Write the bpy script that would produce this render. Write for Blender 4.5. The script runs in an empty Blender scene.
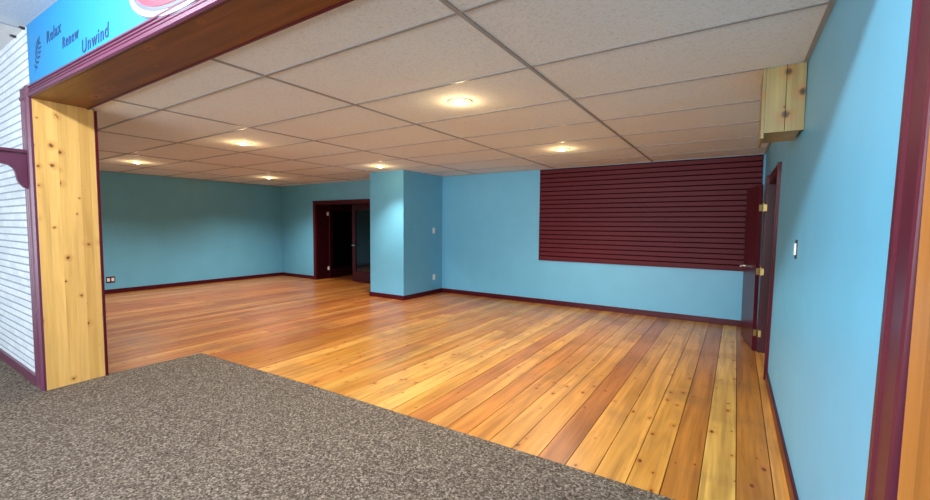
import bpy, bmesh, math, random
from mathutils import Vector, Matrix
random.seed(7)
scene = bpy.context.scene
col = scene.collection
H = 2.5            # ceiling height of the room
HF = 3.07          # ceiling height of the front area
XL, YF, YB = -10.76, 7.07, 7.32
CX1, CX2, CY = -6.24, -5.35, 6.07

def srgb(r, g, b):
    def f(c):
        c /= 255.0
        return c / 12.92 if c <= 0.04045 else ((c + 0.055) / 1.055) ** 2.4
    return (f(r), f(g), f(b), 1.0)

# ------------------------------------------------------------------ materials
class NT:
    def __init__(s, name):
        s.m = bpy.data.materials.new(name); s.m.use_nodes = True
        s.t = s.m.node_tree; s.b = s.t.nodes['Principled BSDF']
    def n(s, typ, **kw):
        nd = s.t.nodes.new(typ)
        for k, v in kw.items():
            if k.startswith('i_'):
                nd.inputs[k[2:].replace('_', ' ')].default_value = v
            else:
                setattr(nd, k, v)
        return nd
    def l(s, a, b): s.t.links.new(a, b)
    def coord(s, scale=(1, 1, 1), which='Object'):
        tc = s.n('ShaderNodeTexCoord'); mp = s.n('ShaderNodeMapping')
        mp.inputs['Scale'].default_value = scale
        s.l(tc.outputs[which], mp.inputs['Vector']); return mp
    def ramp(s, fac, stops, interp='LINEAR'):
        r = s.n('ShaderNodeValToRGB'); r.color_ramp.interpolation = interp
        e = r.color_ramp.elements
        while len(e) > 1: e.remove(e[-1])
        e[0].position, e[0].color = stops[0]
        for p, c in stops[1:]:
            k = e.new(p); k.color = c
        s.l(fac, r.inputs['Fac']); return r
    def mix(s, a, b, fac, blend='MIX'):
        m = s.n('ShaderNodeMix', data_type='RGBA', blend_type=blend)
        for sock, v in ((m.inputs[0], fac), (m.inputs[6], a), (m.inputs[7], b)):
            if isinstance(v, bpy.types.NodeSocket): s.l(v, sock)
            else: sock.default_value = v
        return m.outputs[2]
    def math(s, op, a, b=0.0, c=0.0):
        m = s.n('ShaderNodeMath', operation=op)
        for i, v in enumerate((a, b, c)):
            if isinstance(v, bpy.types.NodeSocket): s.l(v, m.inputs[i])
            else: m.inputs[i].default_value = v
        return m.outputs[0]
    def bump(s, h, strength=.3, dist=.01):
        b = s.n('ShaderNodeBump'); b.inputs['Strength'].default_value = strength
        b.inputs['Distance'].default_value = dist
        s.l(h, b.inputs['Height']); s.l(b.outputs['Normal'], s.b.inputs['Normal'])
    def base(s, v):
        if isinstance(v, bpy.types.NodeSocket): s.l(v, s.b.inputs['Base Color'])
        else: s.b.inputs['Base Color'].default_value = v
    def set(s, **kw):
        for k, v in kw.items(): s.b.inputs[k.replace('_', ' ')].default_value = v

def G(v): return (v, v, v, 1)

def paint(name, c, rough=.5, var=.06, bump=.08, nscale=3.0):
    t = NT(name); mp = t.coord()
    n = t.n('ShaderNodeTexNoise', i_Scale=nscale, i_Detail=4.0); t.l(mp.outputs[0], n.inputs['Vector'])
    r = t.ramp(n.outputs['Fac'], [(.3, G(1 - var)), (.7, G(1 + var * .3))])
    t.base(t.mix(c, r.outputs[0], 1.0, 'MULTIPLY'))
    f = t.n('ShaderNodeTexNoise', i_Scale=160.0, i_Detail=2.0); t.l(mp.outputs[0], f.inputs['Vector'])
    t.bump(f.outputs['Fac'], bump, .004)
    t.set(Roughness=rough); return t.m

def plain(name, c, rough=.4, metal=0.0, spec=.5):
    t = NT(name); mp = t.coord()
    n = t.n('ShaderNodeTexNoise', i_Scale=20.0, i_Detail=3.0); t.l(mp.outputs[0], n.inputs['Vector'])
    r = t.ramp(n.outputs['Fac'], [(.3, G(.93)), (.7, G(1))])
    t.base(t.mix(c, r.outputs[0], 1.0, 'MULTIPLY'))
    t.b.inputs['Roughness'].default_value = rough; t.b.inputs['Metallic'].default_value = metal
    t.b.inputs['Specular IOR Level'].default_value = spec
    return t.m

def emit(name, c, s):
    t = NT(name); t.base((0, 0, 0, 1)); t.b.inputs['Emission Color'].default_value = c
    t.b.inputs['Emission Strength'].default_value = s; return t.m

def woodgrain(t, vec, base_sock, knot_scale=(6.0, 2.6, 6.0), grain=(38.0, 1.3, 38.0), dark=srgb(92, 42, 10),
              knot_keep=.45, knot_r=.085, streak=.35, grain_amt=.3):
    """vec: vector whose y axis runs along the grain."""
    mg = t.n('ShaderNodeMapping'); mg.inputs['Scale'].default_value = grain; t.l(vec, mg.inputs['Vector'])
    n1 = t.n('ShaderNodeTexNoise', i_Scale=1.0, i_Detail=5.0, i_Roughness=.6, i_Distortion=.4); t.l(mg.outputs[0], n1.inputs['Vector'])
    r1 = t.ramp(n1.outputs['Fac'], [(.28, G(1 - grain_amt)), (.62, G(1.0))])
    c = t.mix(base_sock, r1.outputs[0], 1.0, 'MULTIPLY')
    # broad figure
    mb = t.n('ShaderNodeMapping'); mb.inputs['Scale'].default_value = (9, .7, 9); t.l(vec, mb.inputs['Vector'])
    n2 = t.n('ShaderNodeTexNoise', i_Scale=1.0, i_Detail=3.0, i_Distortion=1.2); t.l(mb.outputs[0], n2.inputs['Vector'])
    r2 = t.ramp(n2.outputs['Fac'], [(.35, (1 - streak, 1 - streak * 1.12, 1 - streak * 1.25, 1)), (.62, G(1.0))])
    c = t.mix(c, r2.outputs[0], 1.0, 'MULTIPLY')
    # knots
    mk = t.n('ShaderNodeMapping'); mk.inputs['Scale'].default_value = knot_scale; t.l(vec, mk.inputs['Vector'])
    v = t.n('ShaderNodeTexVoronoi', i_Scale=1.0, i_Randomness=1.0, voronoi_dimensions='2D'); t.l(mk.outputs[0], v.inputs['Vector'])
    nk = t.n('ShaderNodeTexNoise', i_Scale=6.0, i_Detail=2.0); t.l(mk.outputs[0], nk.inputs['Vector'])
    sp = t.n('ShaderNodeSeparateColor'); t.l(v.outputs['Color'], sp.inputs[0])
    keep = t.math('LESS_THAN', sp.outputs[0], knot_keep)
    rad = t.math('MULTIPLY_ADD', sp.outputs[1], knot_r * 1.3, knot_r * .2)
    d = t.math('MULTIPLY_ADD', nk.outputs['Fac'], .14, v.outputs['Distance'])
    d = t.math('SUBTRACT', d, .07)
    q = t.math('DIVIDE', d, rad)
    halo = t.ramp(q, [(0, G(1)), (.55, G(.75)), (1.0, G(0))])
    halo2 = t.ramp(t.math('MULTIPLY', q, .35), [(0, G(.6)), (1.0, G(0))])
    c = t.mix(c, srgb(176, 98, 34), t.math('MULTIPLY', halo2.outputs[0], keep))
    c = t.mix(c, dark, t.math('MULTIPLY', halo.outputs[0], keep))
    return c, n1.outputs['Fac']

def floor_mat():
    t = NT('pine_plank_floor')
    tc = t.n('ShaderNodeTexCoord')
    at = t.n('ShaderNodeVertexColor'); at.layer_name = 'tone'
    rd = t.n('ShaderNodeAttribute'); rd.attribute_name = 'seed'
    off = t.n('ShaderNodeVectorMath', operation='SCALE'); t.l(rd.outputs['Color'], off.inputs[0]); off.inputs['Scale'].default_value = 37.0
    add = t.n('ShaderNodeVectorMath', operation='ADD'); t.l(tc.outputs['Object'], add.inputs[0]); t.l(off.outputs[0], add.inputs[1])
    c, g = woodgrain(t, add.outputs[0], at.outputs['Color'], knot_scale=(7.5, 4.5, 7.5), knot_keep=.55, knot_r=.085, streak=.34, grain_amt=.34)
    # worn grey smudges
    n = t.n('ShaderNodeTexNoise', i_Scale=1.7, i_Detail=7.0); t.l(tc.outputs['Object'], n.inputs['Vector'])
    r = t.ramp(n.outputs['Fac'], [(.52, G(0)), (.72, G(.5))])
    c = t.mix(c, srgb(120, 84, 48), r.outputs[0])
    t.base(c)
    t.bump(g, .12, .003)
    rr = t.ramp(n.outputs['Fac'], [(.3, G(.30)), (.7, G(.42))]); t.l(rr.outputs[0], t.b.inputs['Roughness'])
    t.b.inputs['Coat Weight'].default_value = .12; t.b.inputs['Coat Roughness'].default_value = .18
    return t.m

def board_mat(name, c, axis='Z', lam=0.0, dark=srgb(120, 62, 18), rough=.4, keep=.45, kr=.09, kscale=(6.5, 2.8, 6.5), streak=.22, amt=.18, off=(0, 0, 0)):
    """pine board; axis = world axis of the grain; lam = width of glued strips"""
    t = NT(name); tc = t.n('ShaderNodeTexCoord'); sp = t.n('ShaderNodeSeparateXYZ'); t.l(tc.outputs['Object'], sp.inputs[0])
    cb = t.n('ShaderNodeCombineXYZ')
    order = {'Z': (1, 2, 0), 'X': (1, 0, 2), 'Y': (0, 1, 2)}[axis]
    for i, o in enumerate(order): t.l(sp.outputs[o], cb.inputs[i])
    if axis == 'Z': t.l(t.math('ADD', sp.outputs[0], sp.outputs[1]), cb.inputs[0])
    vec = cb.outputs[0]
    ad = t.n('ShaderNodeVectorMath', operation='ADD'); t.l(vec, ad.inputs[0]); ad.inputs[1].default_value = off
    vec = ad.outputs[0]
    basec = c
    if lam:
        s = t.math('FLOOR', t.math('DIVIDE', sp.outputs[order[0]], lam))
        wn = t.n('ShaderNodeTexWhiteNoise', noise_dimensions='1D'); t.l(s, wn.inputs['W'])
        r = t.ramp(wn.outputs['Value'], [(0, (.86, .80, .72, 1)), (.5, (1, .97, .92, 1)), (1, (1.08, 1.06, 1.06, 1))])
        basec = t.mix(c, r.outputs[0], 1.0, 'MULTIPLY')
        cb2 = t.n('ShaderNodeCombineXYZ'); t.l(t.math('MULTIPLY', wn.outputs['Value'], 9.0), cb2.inputs[1])
        a2 = t.n('ShaderNodeVectorMath', operation='ADD'); t.l(vec, a2.inputs[0]); t.l(cb2.outputs[0], a2.inputs[1]); vec = a2.outputs[0]
    c2, g = woodgrain(t, vec, basec if isinstance(basec, bpy.types.NodeSocket) else t.mix(c, G(1), 0.0), knot_scale=kscale, knot_keep=keep, knot_r=kr, streak=streak, grain_amt=amt, dark=dark)
    t.base(c2); t.bump(g, .08, .002); t.set(Roughness=rough); return t.m

def carpet_mat():
    t = NT('speckled_loop_carpet'); mp = t.coord()
    n = t.n('ShaderNodeTexNoise', i_Scale=70.0, i_Detail=3.0, i_Roughness=.75); t.l(mp.outputs[0], n.inputs['Vector'])
    v = t.n('ShaderNodeTexVoronoi', i_Scale=105.0); t.l(mp.outputs[0], v.inputs['Vector'])
    sp = t.n('ShaderNodeSeparateColor'); t.l(v.outputs['Color'], sp.inputs[0])
    h = t.math('ADD', t.math('MULTIPLY', n.outputs['Fac'], .65), t.math('MULTIPLY', sp.outputs[0], .35))
    r = t.ramp(h, [(.25, srgb(50, 40, 35)), (.45, srgb(86, 74, 64)), (.58, srgb(112, 99, 87)), (.78, srgb(160, 148, 132))])
    t.base(r.outputs[0]); t.set(Roughness=.95); t.b.inputs['Specular IOR Level'].default_value = .15
    t.bump(h, .8, .012); return t.m

def brick_mat():
    t = NT('white_painted_brick'); tc = t.n('ShaderNodeTexCoord'); sp = t.n('ShaderNodeSeparateXYZ'); t.l(tc.outputs['Object'], sp.inputs[0])
    cb = t.n('ShaderNodeCombineXYZ'); t.l(sp.outputs[0], cb.inputs[0]); t.l(sp.outputs[2], cb.inputs[1])
    b = t.n('ShaderNodeTexBrick', i_Scale=1.0); t.l(cb.outputs[0], b.inputs['Vector'])
    b.inputs['Color1'].default_value = srgb(206, 210, 213); b.inputs['Color2'].default_value = srgb(192, 198, 204)
    b.inputs['Mortar'].default_value = srgb(172, 181, 191); b.inputs['Mortar Size'].default_value = .004
    b.inputs['Mortar Smooth'].default_value = .4
    b.inputs['Brick Width'].default_value = .20; b.inputs['Row Height'].default_value = .067
    fr = t.math('FRACT', t.math('DIVIDE', sp.outputs[2], .067))
    d = t.math('ABSOLUTE', t.math('SUBTRACT', fr, .5))
    row = t.ramp(d, [(.36, G(0)), (.45, G(1))])
    n = t.n('ShaderNodeTexNoise', i_Scale=26.0, i_Detail=4.0); t.l(tc.outputs['Object'], n.inputs['Vector'])
    r = t.ramp(n.outputs['Fac'], [(.35, G(.90)), (.6, G(1))])
    c = t.mix(b.outputs['Color'], r.outputs[0], 1.0, 'MULTIPLY')
    t.base(t.mix(c, srgb(84, 104, 130), t.math('MULTIPLY', row.outputs[0], .48)))
    inv = t.math('SUBTRACT', 1.0, row.outputs[0])
    t.bump(t.math('MULTIPLY_ADD', n.outputs['Fac'], .3, inv), .6, .012); t.set(Roughness=.55); return t.m

def tile_mat(name, c):
    t = NT(name); mp = t.coord()
    v = t.n('ShaderNodeTexNoise', i_Scale=75.0, i_Detail=4.0, i_Roughness=.7); t.l(mp.outputs[0], v.inputs['Vector'])
    r = t.ramp(v.outputs['Fac'], [(.30, G(.72)), (.47, G(1.0))])
    n = t.n('ShaderNodeTexNoise', i_Scale=.9, i_Detail=2.0); t.l(mp.outputs[0], n.inputs['Vector'])
    r2 = t.ramp(n.outputs['Fac'], [(.35, (1, .95, .92, 1)), (.65, G(1))])
    t.base(t.mix(t.mix(c, r.outputs[0], 1.0, 'MULTIPLY'), r2.outputs[0], 1.0, 'MULTIPLY'))
    t.bump(v.outputs['Fac'], .35, .006); t.set(Roughness=.85); return t.m

M = {}
M['blue'] = paint('sky_blue_wall_paint', srgb(108, 182, 214), .42, .05)
M['cyan'] = paint('bright_cyan_wall_paint', srgb(14, 112, 166), .5, .05)
M['maroon'] = paint('maroon_gloss_paint', srgb(76, 16, 28), .3, .10, .05)
M['plum'] = paint('plum_gloss_paint', srgb(88, 40, 62), .34, .08, .05)
M['slat'] = paint('maroon_slatwall_laminate', srgb(88, 12, 24), .5, .08, .05)
M['slot'] = plain('dark_slot', srgb(40, 6, 12), .9, 0, .1)
M['floor'] = floor_mat()
M['carpet'] = carpet_mat()
M['brick'] = brick_mat()
M['tile'] = tile_mat('fissured_ceiling_tile', srgb(226, 229, 228))
M['tile_front'] = tile_mat('pale_ceiling_tile', srgb(226, 228, 230))
M['tbar'] = plain('ceiling_grid_enamel', srgb(152, 148, 144), .4)
M['tbar_front'] = plain('front_grid_enamel', srgb(150, 160, 175), .4)
M['jamb'] = board_mat('knotty_pine_jamb', srgb(232, 184, 106), 'Z', .072, keep=.6, kr=.085, kscale=(7, 6.5, 7), streak=.16, dark=srgb(104, 56, 20))
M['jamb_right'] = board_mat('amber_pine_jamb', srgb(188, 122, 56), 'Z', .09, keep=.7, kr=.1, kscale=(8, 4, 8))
M['soffit'] = board_mat('stained_pine_soffit', srgb(124, 68, 28), 'X', .19, dark=srgb(60, 26, 8), streak=.4, amt=.3, keep=.3)
M['boxwood'] = board_mat('raw_pine_box', srgb(176, 152, 94), 'Z', 0, dark=srgb(52, 34, 16), keep=.6, kr=.17, kscale=(8, 7, 8), streak=.25, amt=.25)
M['brass'] = plain('satin_brass', srgb(176, 150, 92), .4, 1.0)
M['nickel'] = plain('brushed_nickel', srgb(205, 200, 190), .25, 1.0)
M['white'] = plain('white_plastic', srgb(235, 235, 230), .35)
M['black'] = plain('black_plastic', srgb(22, 22, 24), .35)
M['ink'] = plain('dark_blue_vinyl', srgb(24, 50, 84), .5)
M['red'] = plain('red_sign_enamel', srgb(176, 40, 60), .45)
M['signgrey'] = plain('grey_sign_border', srgb(84, 84, 96), .4)
M['signwhite'] = plain('white_sign_enamel', srgb(158, 160, 166), .35)
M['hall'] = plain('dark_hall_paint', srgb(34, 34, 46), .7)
M['darkglass'] = plain('dark_glass', srgb(10, 14, 24), .08)
M['ring'] = plain('cream_trim_ring', srgb(220, 205, 175), .4)
M['bulb'] = emit('warm_lamp_glow', (1.0, .74, .36, 1), 16.0)
M['baffle'] = emit('warm_lit_reflector', (1.0, .60, .25, 1), 2.2)
M['trimplum'] = paint('dark_plum_trim_paint', srgb(84, 26, 42), .36, .08, .05)
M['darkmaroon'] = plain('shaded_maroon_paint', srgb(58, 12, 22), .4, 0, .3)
for k_ in ('slat', 'maroon'): M[k_].node_tree.nodes['Principled BSDF'].inputs['Specular IOR Level'].default_value = .22
M['metalstrip'] = plain('carpet_edge_strip', srgb(90, 82, 76), .5)

# ------------------------------------------------------------------ mesh helpers
def link(name, bm, mat, parent=None, smooth=False, loc=None):
    me = bpy.data.meshes.new(name); bmesh.ops.recalc_face_normals(bm, faces=bm.faces)
    bm.to_mesh(me); bm.free()
    for m in (mat if isinstance(mat, list) else [mat]): me.materials.append(m)
    if smooth:
        for p in me.polygons: p.use_smooth = True
    o = bpy.data.objects.new(name, me); col.objects.link(o)
    if parent is not None: o.parent = parent
    if loc is not None: o.location = loc
    return o

def bx(bm, x0, x1, y0, y1, z0, z1, mi=0, f=None):
    vs = [bm.verts.new((x, y, z)) for x in (x0, x1) for y in (y0, y1) for z in (z0, z1)]
    if f:
        for v in vs: v.co = f(v.co)
    for q in ((0, 1, 3, 2), (4, 6, 7, 5), (0, 4, 5, 1), (2, 3, 7, 6), (0, 2, 6, 4), (1, 5, 7, 3)):
        fc = bm.faces.new([vs[i] for i in q]); fc.material_index = mi
    return vs

def box(name, mat, *d, parent=None, bev=0.0, f=None):
    bm = bmesh.new(); bx(bm, *d, f=f)
    if bev: bmesh.ops.bevel(bm, geom=list(bm.edges), offset=bev, segments=2, affect='EDGES', profile=.6)
    return link(name, bm, mat, parent)

def prism(bm, prof, a, b, axis, f=None, mi=0):
    """extrude the closed 2D profile between a and b along an axis. profile = (other axes in xyz order)"""
    def mk(p, t):
        if axis == 'x': c = Vector((t, p[0], p[1]))
        elif axis == 'y': c = Vector((p[0], t, p[1]))
        else: c = Vector((p[0], p[1], t))
        return f(c) if f else c
    A = [bm.verts.new(mk(p, a)) for p in prof]; B = [bm.verts.new(mk(p, b)) for p in prof]
    n = len(prof)
    for i in range(n):
        fc = bm.faces.new((A[i], A[(i + 1) % n], B[(i + 1) % n], B[i])); fc.material_index = mi
    bm.faces.new(A).material_index = mi; bm.faces.new(B[::-1]).material_index = mi

def cyl(bm, c, r, h, axis='z', seg=24, r2=None, mi=0):
    r2 = r if r2 is None else r2
    mat = Matrix.Translation(c) @ {'z': Matrix.Identity(4), 'x': Matrix.Rotation(math.pi / 2, 4, 'Y'), 'y': Matrix.Rotation(-math.pi / 2, 4, 'X')}[axis]
    rr = bmesh.ops.create_cone(bm, cap_ends=True, segments=seg, radius1=r, radius2=r2, depth=h, matrix=mat)
    for v in rr['verts']:
        for fc in v.link_faces: fc.material_index = mi

def empty(name, loc=(0, 0, 0)):
    o = bpy.data.objects.new(name, None); o.empty_display_size = .1; o.location = loc; col.objects.link(o); return o

def kid(name, bm, mat, root, smooth=False):
    """mesh given in world coordinates, parented to root"""
    bmesh.ops.translate(bm, verts=bm.verts, vec=-Vector(root.location))
    return link(name, bm, mat, root, smooth)

def structure(o): o['kind'] = 'structure'; return o
def tag(o, label, cat, group=None):
    o['label'] = label; o['category'] = cat
    if group: o['group'] = group
    return o

# the right wall runs a touch out of square
def WR(y): return .333 - .0076 * (y - 1.0)
def fw(c):   # local (offset from wall plane, y, z) -> world
    return Vector((c[0] + WR(c[1]) - .008 + .010 * c[2], c[1], c[2]))
# the header face also
def HY(x): return 1.0 + .0255 * (x + 4.92)

# ------------------------------------------------------------------ floors
bm = bmesh.new(); tone = bm.loops.layers.float_color.new('tone'); seed = bm.loops.layers.float_color.new('seed')
W = .176
near = {2: (224, 156, 72), 1: (190, 124, 50), 0: (228, 176, 88), -1: (190, 122, 50), -2: (216, 152, 66), -3: (222, 158, 72),
        -4: (216, 150, 68), -5: (184, 112, 50), -6: (216, 148, 66), -7: (222, 156, 74), -8: (212, 142, 62), -9: (206, 132, 56), -10: (220, 154, 76)}
pal = [(222, 158, 70), (208, 142, 58), (196, 126, 50), (214, 150, 66), (200, 130, 54), (224, 166, 80), (192, 120, 54)]
k = 2; x1 = .05 + 2 * W
while x1 > XL - .1:
    x0 = x1 - W
    ends = [1.0, 7.40]
    if k < -3 and random.random() < .55: ends.insert(1, random.uniform(3.2, 6.6))
    for a, b in zip(ends[:-1], ends[1:]):
        c = near.get(k) if a == 1.0 and k in near else random.choice(pal)
        if k not in near: d_ = random.randint(-8, 8); c = tuple(max(0, min(255, v + d_)) for v in c)
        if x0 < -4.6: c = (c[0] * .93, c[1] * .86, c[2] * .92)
        s = (random.random(), random.random(), random.random(), 1)
        g = .0024
        vs = [bm.verts.new(p) for p in ((x0 + g, a + g, 0), (x1 - g, a + g, 0), (x1 - g, b - g, 0), (x0 + g, b - g, 0))]
        lo = [bm.verts.new((v.co.x, v.co.y, -.02)) for v in vs]
        fs = [bm.faces.new(vs)] + [bm.faces.new((vs[i], lo[i], lo[(i + 1) % 4], vs[(i + 1) % 4])) for i in range(4)]
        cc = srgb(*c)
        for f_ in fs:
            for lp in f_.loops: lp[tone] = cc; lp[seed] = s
    x1 = x0; k -= 1
me = bpy.data.meshes.new('floor'); bm.to_mesh(me); bm.free(); me.materials.append(M['floor'])
fl = bpy.data.objects.new('floor', me); col.objects.link(fl); structure(fl)
sub = box('floor_base', M['slot'], XL - .15, .6, .9, 10.4, -.12, -.015, parent=fl)

bm = bmesh.new()
prism(bm, [(-8.4, -5.2), (2.2, -5.2), (2.2, .999), (WR(1.2) - .0, 1.0), (WR(2.4) - .012, 2.425), (-.6, 2.412), (-2.05, 2.375), (-3.14, 2.35), (-4.995, 2.262), (-5.02, 1.45), (-4.972, .999), (-8.4, .999)], -.03, .007, 'z')
carpet = link('carpet', bm, M['carpet'])
tag(carpet, 'grey-brown speckled loop-pile carpet ending in a step-shaped edge on the plank floor', 'carpet')

# ------------------------------------------------------------------ ceiling of the room
GX = [-1.18 - 1.646 * i for i in range(0, 6)]
GY = [.919 + .827 * i for i in range(1, 8)]
cl = structure(box('ceiling', M['tile'], XL - .1, .55, 1.37, 7.5, H, H + .12))
bm = bmesh.new()
for x in GX: bx(bm, x - .012, x + .012, 1.37, YB, H - .007, H + .001)
for y in GY:
    xs = [XL] + sorted(GX) + [WR(y)]
    for a, b in zip(xs[:-1], xs[1:]): bx(bm, a + .012, b - .012, y - .010, y + .010, H - .006, H + .001)
bx(bm, XL, XL + .022, 1.4, YF, H - .008, H + .001)
bx(bm, -5.35, WR(YB), YB - .022, YB, H - .008, H + .001)
bx(bm, -.025, 0, 1.37, YB, H - .008, H + .001, f=fw)
link('ceiling_grid', bm, M['tbar'], cl)

# front ceiling
cf = structure(box('ceiling', M['tile_front'], -8.5, 2.3, -5.2, 1.16, HF, HF + .12))
bm = bmesh.new()
for x in (-5.04, -6.69, -8.33, -3.39, -1.74, -.09): bx(bm, x - .012, x + .012, -5.2, HY(x) , HF - .007, HF + .001)
for i in range(8): bx(bm, -8.5, 2.3, .62 - .827 * i - .01, .62 - .827 * i + .01, HF - .006, HF + .001)
link('ceiling_grid', bm, M['tbar_front'], cf)
for px in (-5.03, -5.32):
    bm = bmesh.new(); bx(bm, px - .018, px + .018, .965, .978, HF - .009, HF - .001); bx(bm, px - .004, px + .018, .976, .996, HF - .018, HF - .001)
    o = link('ceiling_clip', bm, M['black'])
    tag(o, 'small dark clip where ceiling meets white brick, ' + ('nearest the blue header' if px > -5.1 else 'the one further left'), 'clip')

# ------------------------------------------------------------------ walls
structure(box('wall_left', M['blue'], XL - .15, XL, 1.0, YB, 0, H))
# far wall with french doorway
DX0, DX1, DZ = -9.22, -7.11, 1.975
bm = bmesh.new()
bx(bm, XL - .1, -9.325, YF, YF + .35, 0, H)
bx(bm, -9.325, DX0, YF - .02, YF + .35, 0, H)
bx(bm, DX0, DX1, YF - .02, YF + .35, DZ, H)
bx(bm, DX1, CX1 + .05, YF - .02, YF + .35, 0, H)
structure(link('wall_far', bm, M['blue']))
structure(box('wall_pillar', M['blue'], CX1, CX2, CY, YB + .1, 0, H))
structure(box('wall_back', M['blue'], CX2, .45, YB, YB + .15, 0, H))
# right wall with door opening
OY0, OY1, OZ = 4.96, 5.93, 1.97
bm = bmesh.new()
bx(bm, 0, .14, 1.0, OY0, -.02, H, f=fw); bx(bm, 0, .14, OY1, YB + .02, -.02, H, f=fw); bx(bm, 0, .14, OY0, OY1, OZ, H, f=fw)
structure(link('wall_right', bm, M['blue']))
# front wall (white brick side) and header
bm = bmesh.new(); bx(bm, -8.4, -4.99, 1.0, 1.40, .008, HF); structure(link('wall_front', bm, M['brick']))
bm = bmesh.new(); bx(bm, XL, -4.99, 1.401, 1.415, 0, H); structure(link('wall_inner', bm, M['blue']))
bm = bmesh.new()
prism(bm, [(-4.955, HY(-4.955) - .004), (2.2, HY(2.2) - .004), (2.2, 1.38), (-4.955, 1.38)], 2.513, HF, 'z')
structure(link('wall_header', bm, M['cyan']))
bm = bmesh.new(); bx(bm, .50, 2.2, 1.12, 1.36, .008, 2.51); structure(link('wall_front', bm, M['brick']))
# side walls of the front area
structure(box('wall_side', M['brick'], -8.55, -8.4, -5.2, 1.4, -.02, HF))
structure(box('wall_side', M['brick'], 2.2, 2.35, -5.2, 1.4, -.02, HF))

# ------------------------------------------------------------------ wood lining of the big opening
bm = bmesh.new()
prism(bm, [(-4.945, 1.0), (-5.02, 1.0), (-5.02, 1.41), (-4.985, 1.41)], .007, H - .012, 'z')
o = structure(link('trim_1', bm, M['jamb'])); 
bm = bmesh.new()
prism(bm, [(-5.02, HY(-5.02) + .0), (.6, HY(.6)), (.6, 1.36), (-5.02, 1.36)], H - .012, H + .012, 'z')
structure(link('trim_2', bm, M['soffit']))
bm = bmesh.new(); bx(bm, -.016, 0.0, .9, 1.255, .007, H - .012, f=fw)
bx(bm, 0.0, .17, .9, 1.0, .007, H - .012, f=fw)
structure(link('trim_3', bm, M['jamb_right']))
# room-side casing strips
bm = bmesh.new(); bx(bm, -5.06, -4.972, 1.41, 1.43, .0, H - .02); structure(link('trim_4', bm, M['maroon']))
bm = bmesh.new(); bx(bm, -5.06, .3, 1.361, 1.375, H - .018, H + .03); structure(link('trim_5', bm, M['maroon']))
# plum casing on the right wall
prof = [(0, 1.25), (-.020, 1.252), (-.024, 1.262), (-.024, 1.29), (-.018, 1.30), (-.018, 1.37), (-.024, 1.38), (-.024, 1.405), (-.012, 1.42), (0, 1.42)]
bm = bmesh.new(); prism(bm, prof, .007, H - .012, 'z', f=lambda c: fw((c[0], c[1] + .045 - .055 * (c[2] - .75) / 1.25, c[2]))); structure(link('trim_6', bm, M['trimplum']))
# fluted plum casing over and beside the opening, front side
def flute(w):
    pts = [(0, 0)]
    d = [(.00, .012), (.06, .024), (.16, .024), (.20, .012), (.25, .012), (.29, .021), (.36, .021), (.40, .011), (.45, .011), (.49, .021),
         (.58, .021), (.62, .012), (.67, .012), (.72, .03), (.93, .03), (1.0, .016)]
    return [(a * w, -b) for a, b in d]
bm = bmesh.new()
pf = flute(.125)
# vertical left (profile in x,y): x from -4.945 leftwards
pl = [(-5.185, 1.0)] + [(-5.185 + a * (.24 / .125), 1.0 + b) for a, b in pf] + [(-4.945, 1.0)]
prism(bm, pl, .007, H + .085, 'z')
structure(link('trim_7', bm, M['plum']))
bm = bmesh.new()
# horizontal (profile in y,z) : a=0 at the top, 1 at the bottom
ph = [(0.004, H + .088)] + [(b * .75, H + .088 - a * .8) for a, b in pf] + [(0.004, H - .012)]
def hf(c): return Vector((c[0], c[1] + HY(c[0]), c[2]))
prism(bm, ph, -5.185, .6, 'x', f=hf)
structure(link('trim_8', bm, M['plum']))

# baseboards
def bb(name, *d, f=None, mat='maroon'):
    o = box(name, M[mat], *d, f=f, bev=.004); structure(o); return o
bb('baseboard_left', XL, XL + .018, 1.42, YF, 0, .088)
bb('baseboard_far', XL, -9.325, YF - .018, YF, 0, .088)
bb('baseboard_pillar', CX1 - .018, CX2 + .018, CY - .018, CY, 0, .088)
bb('baseboard_pillar', CX2, CX2 + .018, CY, YB - .018, 0, .088)
bb('baseboard_back', CX2, WR(YB), YB - .018, YB, 0, .088)
bb('baseboard_right', -.018, 0, 1.42, OY0 - .09, 0, .095, f=fw)
bb('baseboard_right', -.018, 0, OY1 + .09, YB - .02, 0, .095, f=fw)
bb('baseboard_front', -8.4, -5.185, .975, 1.0, .007, .095, mat='plum')

# curved bracket frame standing out from the casing
bm = bmesh.new()
pr = [(1.0 - .02, 2.04), (.30, 2.055), (.30, 1.945), (.83, 1.943), (.872, 1.935), (.900, 1.91), (.912, 1.875), (.918, 1.825), (.925, 1.80), (.94, 1.775), (.955, 1.755), (.98, 1.742)]
prism(bm, pr, -5.135, -5.09, 'x')
o = link('arched_shelf_bracket', bm, M['plum'])
bm = bmesh.new(); bx(bm, -5.16, -5.065, .28, .978, 2.045, 2.07)
link('cap_moulding', bm, M['plum'], o)
bm = bmesh.new(); bx(bm, -5.14, -5.085, .255, .302, .007, 2.06); link('post', bm, M['plum'], o)
tag(o, 'plum painted arched bracket frame with a curved corner, beside the white brick wall', 'bracket')

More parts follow.
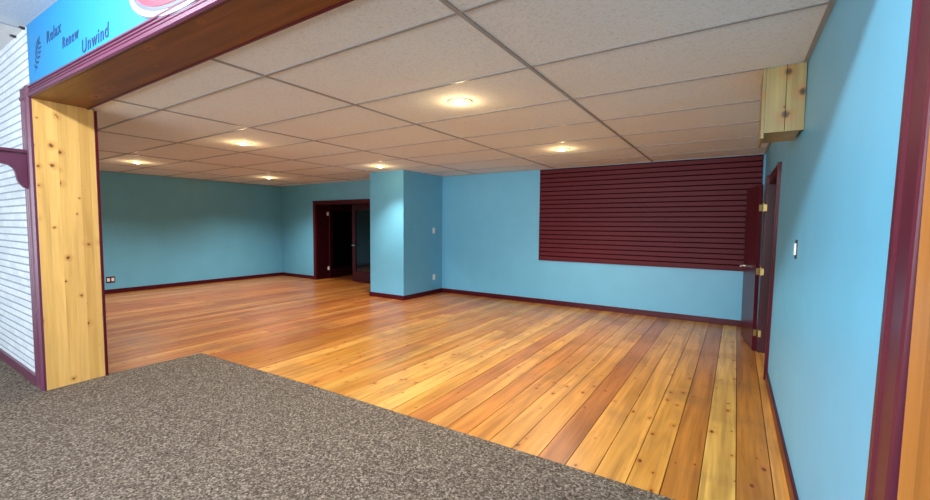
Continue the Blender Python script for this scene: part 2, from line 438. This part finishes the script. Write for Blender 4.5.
# ------------------------------------------------------------------ right-hand door (open against the wall)
d1 = structure(empty('door_1', (WR(5.9), 5.93, 0)))
bm = bmesh.new()
cz = OZ + .085
fc = lambda c: fw((c[0], c[1] - (.10 * c[2] / 2.05 if c[1] < OY0 - .05 else 0), c[2]))
def casing(bm, y0, y1, z0, z1, horizontal=False):
    bx(bm, -.022, 0, y0, y1, z0, z1, f=fw)
    if horizontal: bx(bm, -.030, -.02, y0, y1, z1 - .025, z1, f=fw)
bx(bm, -.022, 0, OY0 - .09, OY0, 0, cz, f=fc); bx(bm, -.045, 0, OY1, OY1 + .085, 0, cz, f=fw); casing(bm, OY0 - .001, OY1 + .001, OZ, cz, False); bx(bm, -.021, 0, OY0 - .19, OY0, OZ, cz, f=fw)
bx(bm, -.030, -.02, OY0 - .09, OY0 - .07, 0, cz, f=fc)
kid('door_casing', bm, M['maroon'], d1)
bm = bmesh.new()
bx(bm, -.02, .16, OY0, OY0 + .018, 0, OZ, f=fw); bx(bm, -.03, .16, OY1 - .018, OY1, 0, OZ, f=fw); bx(bm, -.02, .16, OY0 + .018, OY1 - .018, OZ - .018, OZ, f=fw)
bx(bm, .05, .065, OY1 - .032, OY1 - .018, 0, OZ - .018, f=fw)
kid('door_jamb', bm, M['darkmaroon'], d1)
# the leaf
hx, hy = .236, 5.945
ang = math.atan2(.105, .79)
def lf(c):   # local: u along leaf from hinge, v thickness (+ = towards the wall), z
    u, v, z = c
    return Vector((hx - u * math.sin(ang) + v * math.cos(ang), hy + u * math.cos(ang) + v * math.sin(ang), z))
LWd = .80
bm = bmesh.new(); bx(bm, 0, LWd, -.040, 0, .012, 1.955, f=lf)
leaf = kid('door_leaf', bm, M['maroon'], d1)
bm = bmesh.new()
p = lf((LWd - .07, -.045, .95)); cyl(bm, p, .026, .012, 'x', 20)
p = lf((LWd - .07, -.075, .95)); cyl(bm, p, .010, .06, 'x', 16)
bx(bm, LWd - .18, LWd - .055, -.108, -.094, .94, .960, f=lf)
kid('door_handle', bm, M['nickel'], d1)
for z in (.22, .945, 1.685):
    bm = bmesh.new()
    bx(bm, -.0025, .0, -.034, -.002, z - .038, z + .038, f=lf)
    cyl(bm, Vector((hx + .012, hy - .006, z)), .008, .095, 'z', 14)
    cyl(bm, Vector((hx + .012, hy - .006, z + .052)), .006, .012, 'z', 10)
    bx(bm, hx + .014, hx + .040, OY1 - .021, OY1 - .0185, z - .038, z + .038)
    kid('hinge', bm, M['brass'], d1)
# small dark room behind it
bm = bmesh.new()
bx(bm, 1.7, 1.8, 4.2, 6.6, 0, H); bx(bm, WR(5) + .14, 1.8, 4.1, 4.2, 0, H); bx(bm, WR(6) + .14, 1.8, 6.6, 6.7, 0, H)
bx(bm, WR(5) + .1, 1.8, 4.1, 6.7, H, H + .1); bx(bm, WR(5) + .14, 1.8, 4.1, 6.7, -.1, -.005)
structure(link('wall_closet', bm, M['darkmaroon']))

# ------------------------------------------------------------------ french doors
d2 = structure(empty('door_2', (DX0, YF, 0)))
bm = bmesh.new()
yc0, yc1 = YF - .045, YF - .02
bx(bm, DX0 - .095, DX0, yc0, yc1, 0, DZ + .075); bx(bm, DX0, DX1, yc0, yc1, DZ, DZ + .075); bx(bm, DX1, DX1 + .09, yc0, yc1, 0, DZ + .075)
bx(bm, DX0 - .10, DX1 + .10, yc0 - .008, yc0 + .002, DZ + .055, DZ + .08)
kid('door_casing', bm, M['maroon'], d2)
bm = bmesh.new()
bx(bm, DX0, DX0 + .02, YF - .02, YF + .36, 0, DZ); bx(bm, DX1 - .02, DX1, YF - .02, YF + .36, 0, DZ); bx(bm, DX0 + .02, DX1 - .02, YF - .02, YF + .36, DZ - .02, DZ)
kid('door_jamb', bm, M['darkmaroon'], d2)
def french_leaf(T, w):
    root = M
    st = .105
    bm = bmesh.new()
    bx(bm, 0, st, 0, .04, .012, DZ - .025, f=T); bx(bm, w - st, w, 0, .04, .012, DZ - .025, f=T)
    bx(bm, st, w - st, 0, .04, .012, .25, f=T); bx(bm, st, w - st, 0, .04, DZ - .15, DZ - .025, f=T)
    for a in (st, w - st - .015): bx(bm, a, a + .015, -.004, .0, .25, DZ - .15, f=T)
    bx(bm, st, w - st, -.004, 0, .25, .265, f=T); bx(bm, st, w - st, -.004, 0, DZ - .165, DZ - .15, f=T)
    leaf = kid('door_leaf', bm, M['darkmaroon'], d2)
    bm = bmesh.new(); bx(bm, st, w - st, .014, .024, .25, DZ - .15, f=T)
    g = kid('glass_pane', bm, M['darkglass'], d2); g.parent = leaf
    return leaf
lw = (DX1 - DX0) / 2 - .022
yl = YF + .25
rl = french_leaf(lambda c: Vector((DX1 - .021 - c[0], yl + c[1], c[2])), lw)
def TL(c):
    a = math.radians(97)
    u, v, z = c
    return Vector((DX0 + .025 + u * math.cos(a) + v * math.sin(a), YF + .36 + u * math.sin(a) - v * math.cos(a), z))
ll = french_leaf(TL, lw)
bm = bmesh.new()
hxp = DX1 - .021 - lw + .05
cyl(bm, (hxp, yl - .006, .93), .024, .012, 'y', 18); cyl(bm, (hxp, yl - .03, .93), .009, .05, 'y', 12); bx(bm, hxp - .01, hxp + .115, yl - .062, yl - .048, .921, .94)
kid('door_handle', bm, M['nickel'], d2)
for z in (.27, 1.0, 1.73):
    if z == 1.0: continue
    bm = bmesh.new(); bx(bm, DX0 + .02, DX0 + .0225, YF + .30, YF + .355, z - .045, z + .045); cyl(bm, (DX0 + .028, YF + .352, z), .008, .1, 'z', 12)
    kid('hinge', bm, M['white'], d2)
# dim hall beyond
bm = bmesh.new()
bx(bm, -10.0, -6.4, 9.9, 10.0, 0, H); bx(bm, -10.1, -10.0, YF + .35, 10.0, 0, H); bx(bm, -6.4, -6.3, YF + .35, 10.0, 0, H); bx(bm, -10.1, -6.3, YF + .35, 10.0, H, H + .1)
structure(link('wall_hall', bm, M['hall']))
structure(box('floor', M['soffit'], -10.0, -6.4, 7.40, 9.9, -.05, -.001))
structure(box('trim_9', M['maroon'], -8.78, -8.70, 9.86, 9.9, 0, 2.1))

# ------------------------------------------------------------------ slat panel on the back wall
SX0, SX1, SZ0 = -3.09, WR(YB) - .012, .83
sp_root = empty('slat_panel', (SX0, YB, SZ0))
n = 21; pitch = (H - .012 - SZ0) / n
bm = bmesh.new()
bx(bm, SX0, SX1, YB - .008, YB - .001, SZ0, H - .012, mi=1)
for i in range(n):
    z0 = SZ0 + i * pitch; z1 = z0 + pitch - .0145
    prism(bm, [(YB - .006, z0), (YB - .020, z0), (YB - .023, z0 + .003), (YB - .023, z1 - .003), (YB - .020, z1), (YB - .006, z1)], SX0 + .004, SX1, 'x')
kid('slat_board', bm, [M['slat'], M['slot']], sp_root)
bm = bmesh.new(); bx(bm, SX0 - .006, SX0 + .006, YB - .027, YB - .001, SZ0 - .012, H - .012); bx(bm, SX0 - .006, SX1, YB - .027, YB - .001, SZ0 - .014, SZ0)
kid('edge_trim', bm, M['slat'], sp_root)
tag(sp_root, 'large maroon horizontal-slat display panel mounted high on the blue back wall', 'slat panel')

# ------------------------------------------------------------------ wooden box under the ceiling at the right wall
bxr = empty('wooden_box', (.2, 3.5, H))
bm = bmesh.new()
y0 = 3.40; ye = 3.80; xb0 = .122; xm = .228
bx(bm, xb0, xm - .0015, y0, y0 + .02, 2.078, H - .002); kid('front_board', bm, M['boxwood'], bxr)
bm = bmesh.new(); bx(bm, xm + .0015, WR(3.5) + .012, y0, y0 + .02, 2.078, H - .002); kid('front_board', bm, M['boxwood'], bxr)
bm = bmesh.new(); bx(bm, xb0 - .018, xb0 - .001, y0 + .002, ye, 2.045, H - .002); kid('side_board', bm, M['boxwood'], bxr)
bm = bmesh.new(); bx(bm, xb0, WR(ye) - .003, y0 + .021, ye, 2.078, 2.098); kid('bottom_board', bm, M['boxwood'], bxr)
bm = bmesh.new(); bx(bm, xb0, WR(ye) - .003, ye - .018, ye, 2.09, H - .002); kid('back_board', bm, M['boxwood'], bxr)
tag(bxr, 'unpainted knotty pine box hung where the ceiling meets the right blue wall', 'box')

# ------------------------------------------------------------------ recessed downlights
def make_light():
    r = empty('downlight', (0, 0, H))
    bm = bmesh.new()
    seg = 40; R1, R2, zz = .110, .078, .008
    loops = []
    for rad, z in ((R1, 0.0), (R1 - .004, -zz * .6), (R1 - .014, -zz), (R2 + .004, -zz), (R2, -.002), (R2 - .001, .0)):
        loops.append([bm.verts.new((rad * math.cos(2 * math.pi * i / seg), rad * math.sin(2 * math.pi * i / seg), z)) for i in range(seg)])
    for a, b in zip(loops[:-1], loops[1:]):
        for i in range(seg): bm.faces.new((a[i], a[(i + 1) % seg], b[(i + 1) % seg], b[i]))
    link('trim_ring', bm, M['ring'], r, True)
    bm = bmesh.new(); cyl(bm, (0, 0, -.0025), .0775, .003, 'z', 36); link('reflector', bm, M['baffle'], r)
    bm = bmesh.new(); bmesh.ops.create_uvsphere(bm, u_segments=24, v_segments=12, radius=.052)
    for v in bm.verts: v.co.z = v.co.z * .42 - .008
    link('bulb', bm, M['bulb'], r, True)
    return r
L0 = make_light()
spots = [(-1.999, 2.983, 'warm recessed ceiling downlight nearest the camera, in front of the maroon slat panel'),
         (-2.034, 5.526, 'warm recessed ceiling downlight just in front of the maroon slat panel'),
         (-5.406, 3.028, 'warm recessed ceiling downlight one step in front of the blue pillar, left of centre'),
         (-5.40, 5.50, 'warm recessed ceiling downlight directly above the blue pillar'),
         (-8.69, 3.01, 'warm recessed ceiling downlight nearest the pine doorpost, far left'),
         (-8.92, 5.57, 'warm recessed ceiling downlight in the far corner before the dark french doors')]
for i, (x, y, lab) in enumerate(spots):
    if i == 0: r = L0
    else:
        r = L0.copy(); col.objects.link(r)
        for ch in list(L0.children):
            c = ch.copy(); col.objects.link(c); c.parent = r
    r.location = (x, y, H); tag(r, lab, 'ceiling light', 'recessed downlights in the room ceiling')
    ld = bpy.data.lights.new('lamp_halo', 'POINT'); ld.energy = 4.2; ld.color = (1, .70, .34); ld.shadow_soft_size = .03
    lo = bpy.data.objects.new('lamp_halo', ld); lo.location = (x, y, H - .085); col.objects.link(lo)
    ld = bpy.data.lights.new('lamp_down', 'SPOT'); ld.energy = 205; ld.color = (1, .90, .78); ld.spot_size = math.radians(140); ld.spot_blend = 1.0
    if i == 3: ld.spot_size = math.radians(104)
    if i >= 4: ld.energy = 300; ld.color = (1, .94, .88)
    ld.shadow_soft_size = .06
    lo = bpy.data.objects.new('lamp_down', ld); lo.location = (x, y, H - .06); col.objects.link(lo)

# ------------------------------------------------------------------ switches and outlets
def plate(name, f, w, h, kind, body='white', ins='white'):
    """f maps local (across, out, up) to world"""
    r = empty(name, f(Vector((0, 0, 0))))
    bm = bmesh.new(); bx(bm, -w / 2, w / 2, 0, .006, -h / 2, h / 2, f=f); kid('cover_plate', bm, M[body], r)
    if kind == 'switch':
        bm = bmesh.new(); bx(bm, -.006, .006, .004, .016, -.014, .014, f=f); kid('toggle', bm, M[ins], r)
    elif kind == 'outlet':
        for z in (-.02, .02):
            bm = bmesh.new(); bx(bm, -.017, .017, .004, .009, z - .014, z + .014, f=f); s_ = kid('socket', bm, M[ins], r)
    elif kind == 'double':
        for x in (-.036, .036):
            bm = bmesh.new(); bx(bm, x - .024, x + .024, .004, .010, -.036, .036, f=f); kid('socket', bm, M[ins], r)
    elif kind == 'rocker':
        bm = bmesh.new(); bx(bm, -.02, .02, .004, .014, -.036, .036, f=f); kid('rocker', bm, M[ins], r)
    return r
fp = lambda yy, zz: (lambda c: Vector((CX2 + c[1], yy + c[0], zz + c[2])))
tag(plate('light_switch', fp(7.02, 1.34), .075, .118, 'switch'), 'white toggle light switch halfway up the side of the blue pillar', 'light switch')
tag(plate('wall_outlet', fp(7.03, .355), .075, .118, 'outlet'), 'white outlet low on the side of the blue pillar near the floor', 'outlet')
tag(plate('wall_outlet', lambda c: Vector((XL + c[1], 3.195 + c[0], .285 + c[2])), .15, .125, 'double', 'maroon', 'white'), 'double white outlet in a dark plate low on the left blue wall', 'outlet')
tag(plate('light_switch', lambda c: fw((-c[1], 3.36 + c[0], 1.325 + c[2])), .075, .118, 'rocker', 'black', 'white'), 'small white rocker switch on a black plate on the right blue wall', 'light switch')

# ------------------------------------------------------------------ writing and decals on the header
def header_pt(u, z, out=.004): return Vector((u, HY(u) - .004 - out, z))
def text_mesh(name, s, x, z, size, rot, shear, stretch, mat, parent=None):
    cu = bpy.data.curves.new(name, 'FONT'); cu.body = s; cu.size = size; cu.shear = shear; cu.extrude = .001; cu.space_character = 1.16; cu.offset = .0006
    tmp = bpy.data.objects.new('tmp', cu); col.objects.link(tmp)
    bpy.context.view_layer.update()
    me = bpy.data.meshes.new_from_object(tmp.evaluated_get(bpy.context.evaluated_depsgraph_get()))
    bpy.data.objects.remove(tmp)
    me.name = name; me.materials.clear(); me.materials.append(mat)
    ca, sa = math.cos(rot), math.sin(rot)
    for v in me.vertices:
        a, b, c = v.co.x * stretch, v.co.y, v.co.z
        X = x + a * ca - b * sa; Z = z + a * sa + b * ca
        v.co = header_pt(X, Z, .002 + c)
    o = bpy.data.objects.new(name, me); col.objects.link(o)
    if parent: o.parent = parent
    return o
# narrow serif-like condensed lettering
tag(text_mesh('painted_word', 'Relax', -4.485, 2.822, .122, .05, .15, 1.02, M['ink']), 'dark painted word Relax on the cyan header, beside the leaf sprig', 'lettering')
tag(text_mesh('painted_word', 'Renew', -4.155, 2.716, .112, .03, .15, .92, M['ink']), 'dark painted word Renew in the middle on the cyan header', 'lettering')
tag(text_mesh('painted_word', 'Unwind', -3.79, 2.607, .125, .04, .15, 1.02, M['ink']), 'dark painted word Unwind just above the fluted plum casing', 'lettering')
# sprig
bm = bmesh.new()
def leafshape(bm, x, z, L, w, a):
    n = 10; vs = []
    for i in range(n):
        t = i / n * 2 * math.pi
        u = L * (.5 - .5 * math.cos(t)); v = w * math.sin(t) * (1 if math.cos(t) > -2 else 1)
        vs.append(bm.verts.new(header_pt(x + u * math.cos(a) - v * math.sin(a), z + u * math.sin(a) + v * math.cos(a), .002)))
    bm.faces.new(vs)
base = (-4.80, 2.655); tip = (-4.665, 2.885)
N = 6
for i in range(N):
    t = .18 + .72 * i / (N - 1)
    x = base[0] + (tip[0] - base[0]) * t + .012 * math.sin(t * 3); z = base[1] + (tip[1] - base[1]) * t
    a0 = math.atan2(tip[1] - base[1], tip[0] - base[0])
    L = (.035, .055, .075, .08, .072, .05)[i]
    leafshape(bm, x - .008, z, L, .0075, a0 + .95); leafshape(bm, x + .008, z - .004, L, .0075, a0 - .95)
leafshape(bm, tip[0] - .01, tip[1] - .02, .06, .010, a0)
for i in range(12):
    t0, t1 = i / 12, (i + .8) / 12
    q = [(base[0] + (tip[0] - base[0]) * t + .012 * math.sin(t * 3), base[1] + (tip[1] - base[1]) * t) for t in (t0, t1)]
    bm.faces.new([bm.verts.new(header_pt(q[0][0] - .003, q[0][1], .002)), bm.verts.new(header_pt(q[0][0] + .003, q[0][1], .002)), bm.verts.new(header_pt(q[1][0] + .003, q[1][1], .002)), bm.verts.new(header_pt(q[1][0] - .003, q[1][1], .002))])
tag(link('leaf_sprig', bm, M['ink']), 'dark painted leaf sprig at the left end of the cyan header', 'decal')
# oval sign
sg = empty('oval_sign', (-2.35, HY(-2.35), 2.82))
def oval(cx, cz, a, b, o0, o1, tilt=0.0, seg=64, wob=0.0):
    bm = bmesh.new(); A = []; B = []
    for i in range(seg):
        t = 2 * math.pi * i / seg
        u = a * math.cos(t) * (1 + wob * math.cos(3 * t)); v = b * math.sin(t)
        X = cx + u * math.cos(tilt) - v * math.sin(tilt); Z = cz + u * math.sin(tilt) + v * math.cos(tilt)
        A.append(bm.verts.new(header_pt(X, Z, o0))); B.append(bm.verts.new(header_pt(X, Z, o1)))
    for i in range(seg): bm.faces.new((A[i], A[(i + 1) % seg], B[(i + 1) % seg], B[i]))
    bm.faces.new(A); bm.faces.new(B[::-1]); return bm
kid('outer_border', oval(-2.40, 2.775, .615, .232, 0, .008), M['signgrey'], sg)
kid('white_band', oval(-2.40, 2.775, .606, .225, .006, .012), M['signwhite'], sg)
kid('inner_border', oval(-2.38, 2.792, .58, .212, .011, .015, .02), M['signgrey'], sg)
kid('red_field', oval(-2.37, 2.796, .556, .196, .014, .018, .02), M['red'], sg)
for nm, mt, dx, dz, o_ in (('script_shadow', 'signgrey', .012, -.012, .0), ('script', 'signwhite', 0, 0, .003)):
    t_ = text_mesh(nm, 'Cur', -2.80 + dx, 2.672 + dz, .30, -.02, .3, 1.05, M[mt])
    for v in t_.data.vertices: v.co.y -= .016 + o_; v.co -= Vector(sg.location)
    t_.parent = sg
tag(sg, 'oval red sign with white script letters and grey border on the cyan header', 'sign')

# ------------------------------------------------------------------ lights
def area(name, loc, target, sx, sy, e, c, spread=180):
    d = bpy.data.lights.new(name, 'AREA'); d.shape = 'RECTANGLE'; d.size = sx; d.size_y = sy; d.energy = e; d.color = c; d.spread = math.radians(spread)
    o = bpy.data.objects.new(name, d); o.location = loc
    o.rotation_euler = (Vector(target) - Vector(loc)).to_track_quat('-Z', 'Y').to_euler(); col.objects.link(o); return o
# ceiling fixture of the front area, just inside the opening
area('front_strip_light', (-2.2, -.18, 3.03), (-2.2, .9, 1.9), 3.4, .14, 215, (.80, .92, 1.0))
# shop window daylight behind the camera
area('window_daylight', (-2.5, -5.0, 1.7), (-3.2, 6, 1.1), 7.0, 2.4, 620, (.82, .92, 1.0))
# bluish-white ambient world light, raised as soft fill for the room
w = bpy.data.worlds.new('World'); scene.world = w; w.use_nodes = True
bg = w.node_tree.nodes['Background']; bg.inputs[0].default_value = (.80, .90, 1.0, 1); bg.inputs[1].default_value = 1.2

# ------------------------------------------------------------------ camera
f_px, pan, pitch, roll, hc = 418.1931, .5762, -.0599, .0074, 1.4628
F = Vector((-math.sin(pan) * math.cos(pitch), math.cos(pan) * math.cos(pitch), math.sin(pitch)))
R0 = Vector((math.cos(pan), math.sin(pan), 0)); U0 = R0.cross(F)
Rr = R0 * math.cos(roll) + U0 * math.sin(roll); Ur = -R0 * math.sin(roll) + U0 * math.cos(roll)
cam = bpy.data.cameras.new('camera'); co = bpy.data.objects.new('camera', cam); col.objects.link(co)
cam.sensor_fit = 'HORIZONTAL'; cam.sensor_width = 36; cam.lens = 36 * f_px / 930; cam.clip_start = .02
co.matrix_world = Matrix(((Rr.x, Ur.x, -F.x, 0), (Rr.y, Ur.y, -F.y, 0), (Rr.z, Ur.z, -F.z, hc), (0, 0, 0, 1)))
scene.camera = co
scene.view_settings.view_transform = 'Standard'
scene.view_settings.look = 'None'
scene.view_settings.exposure = 0.0
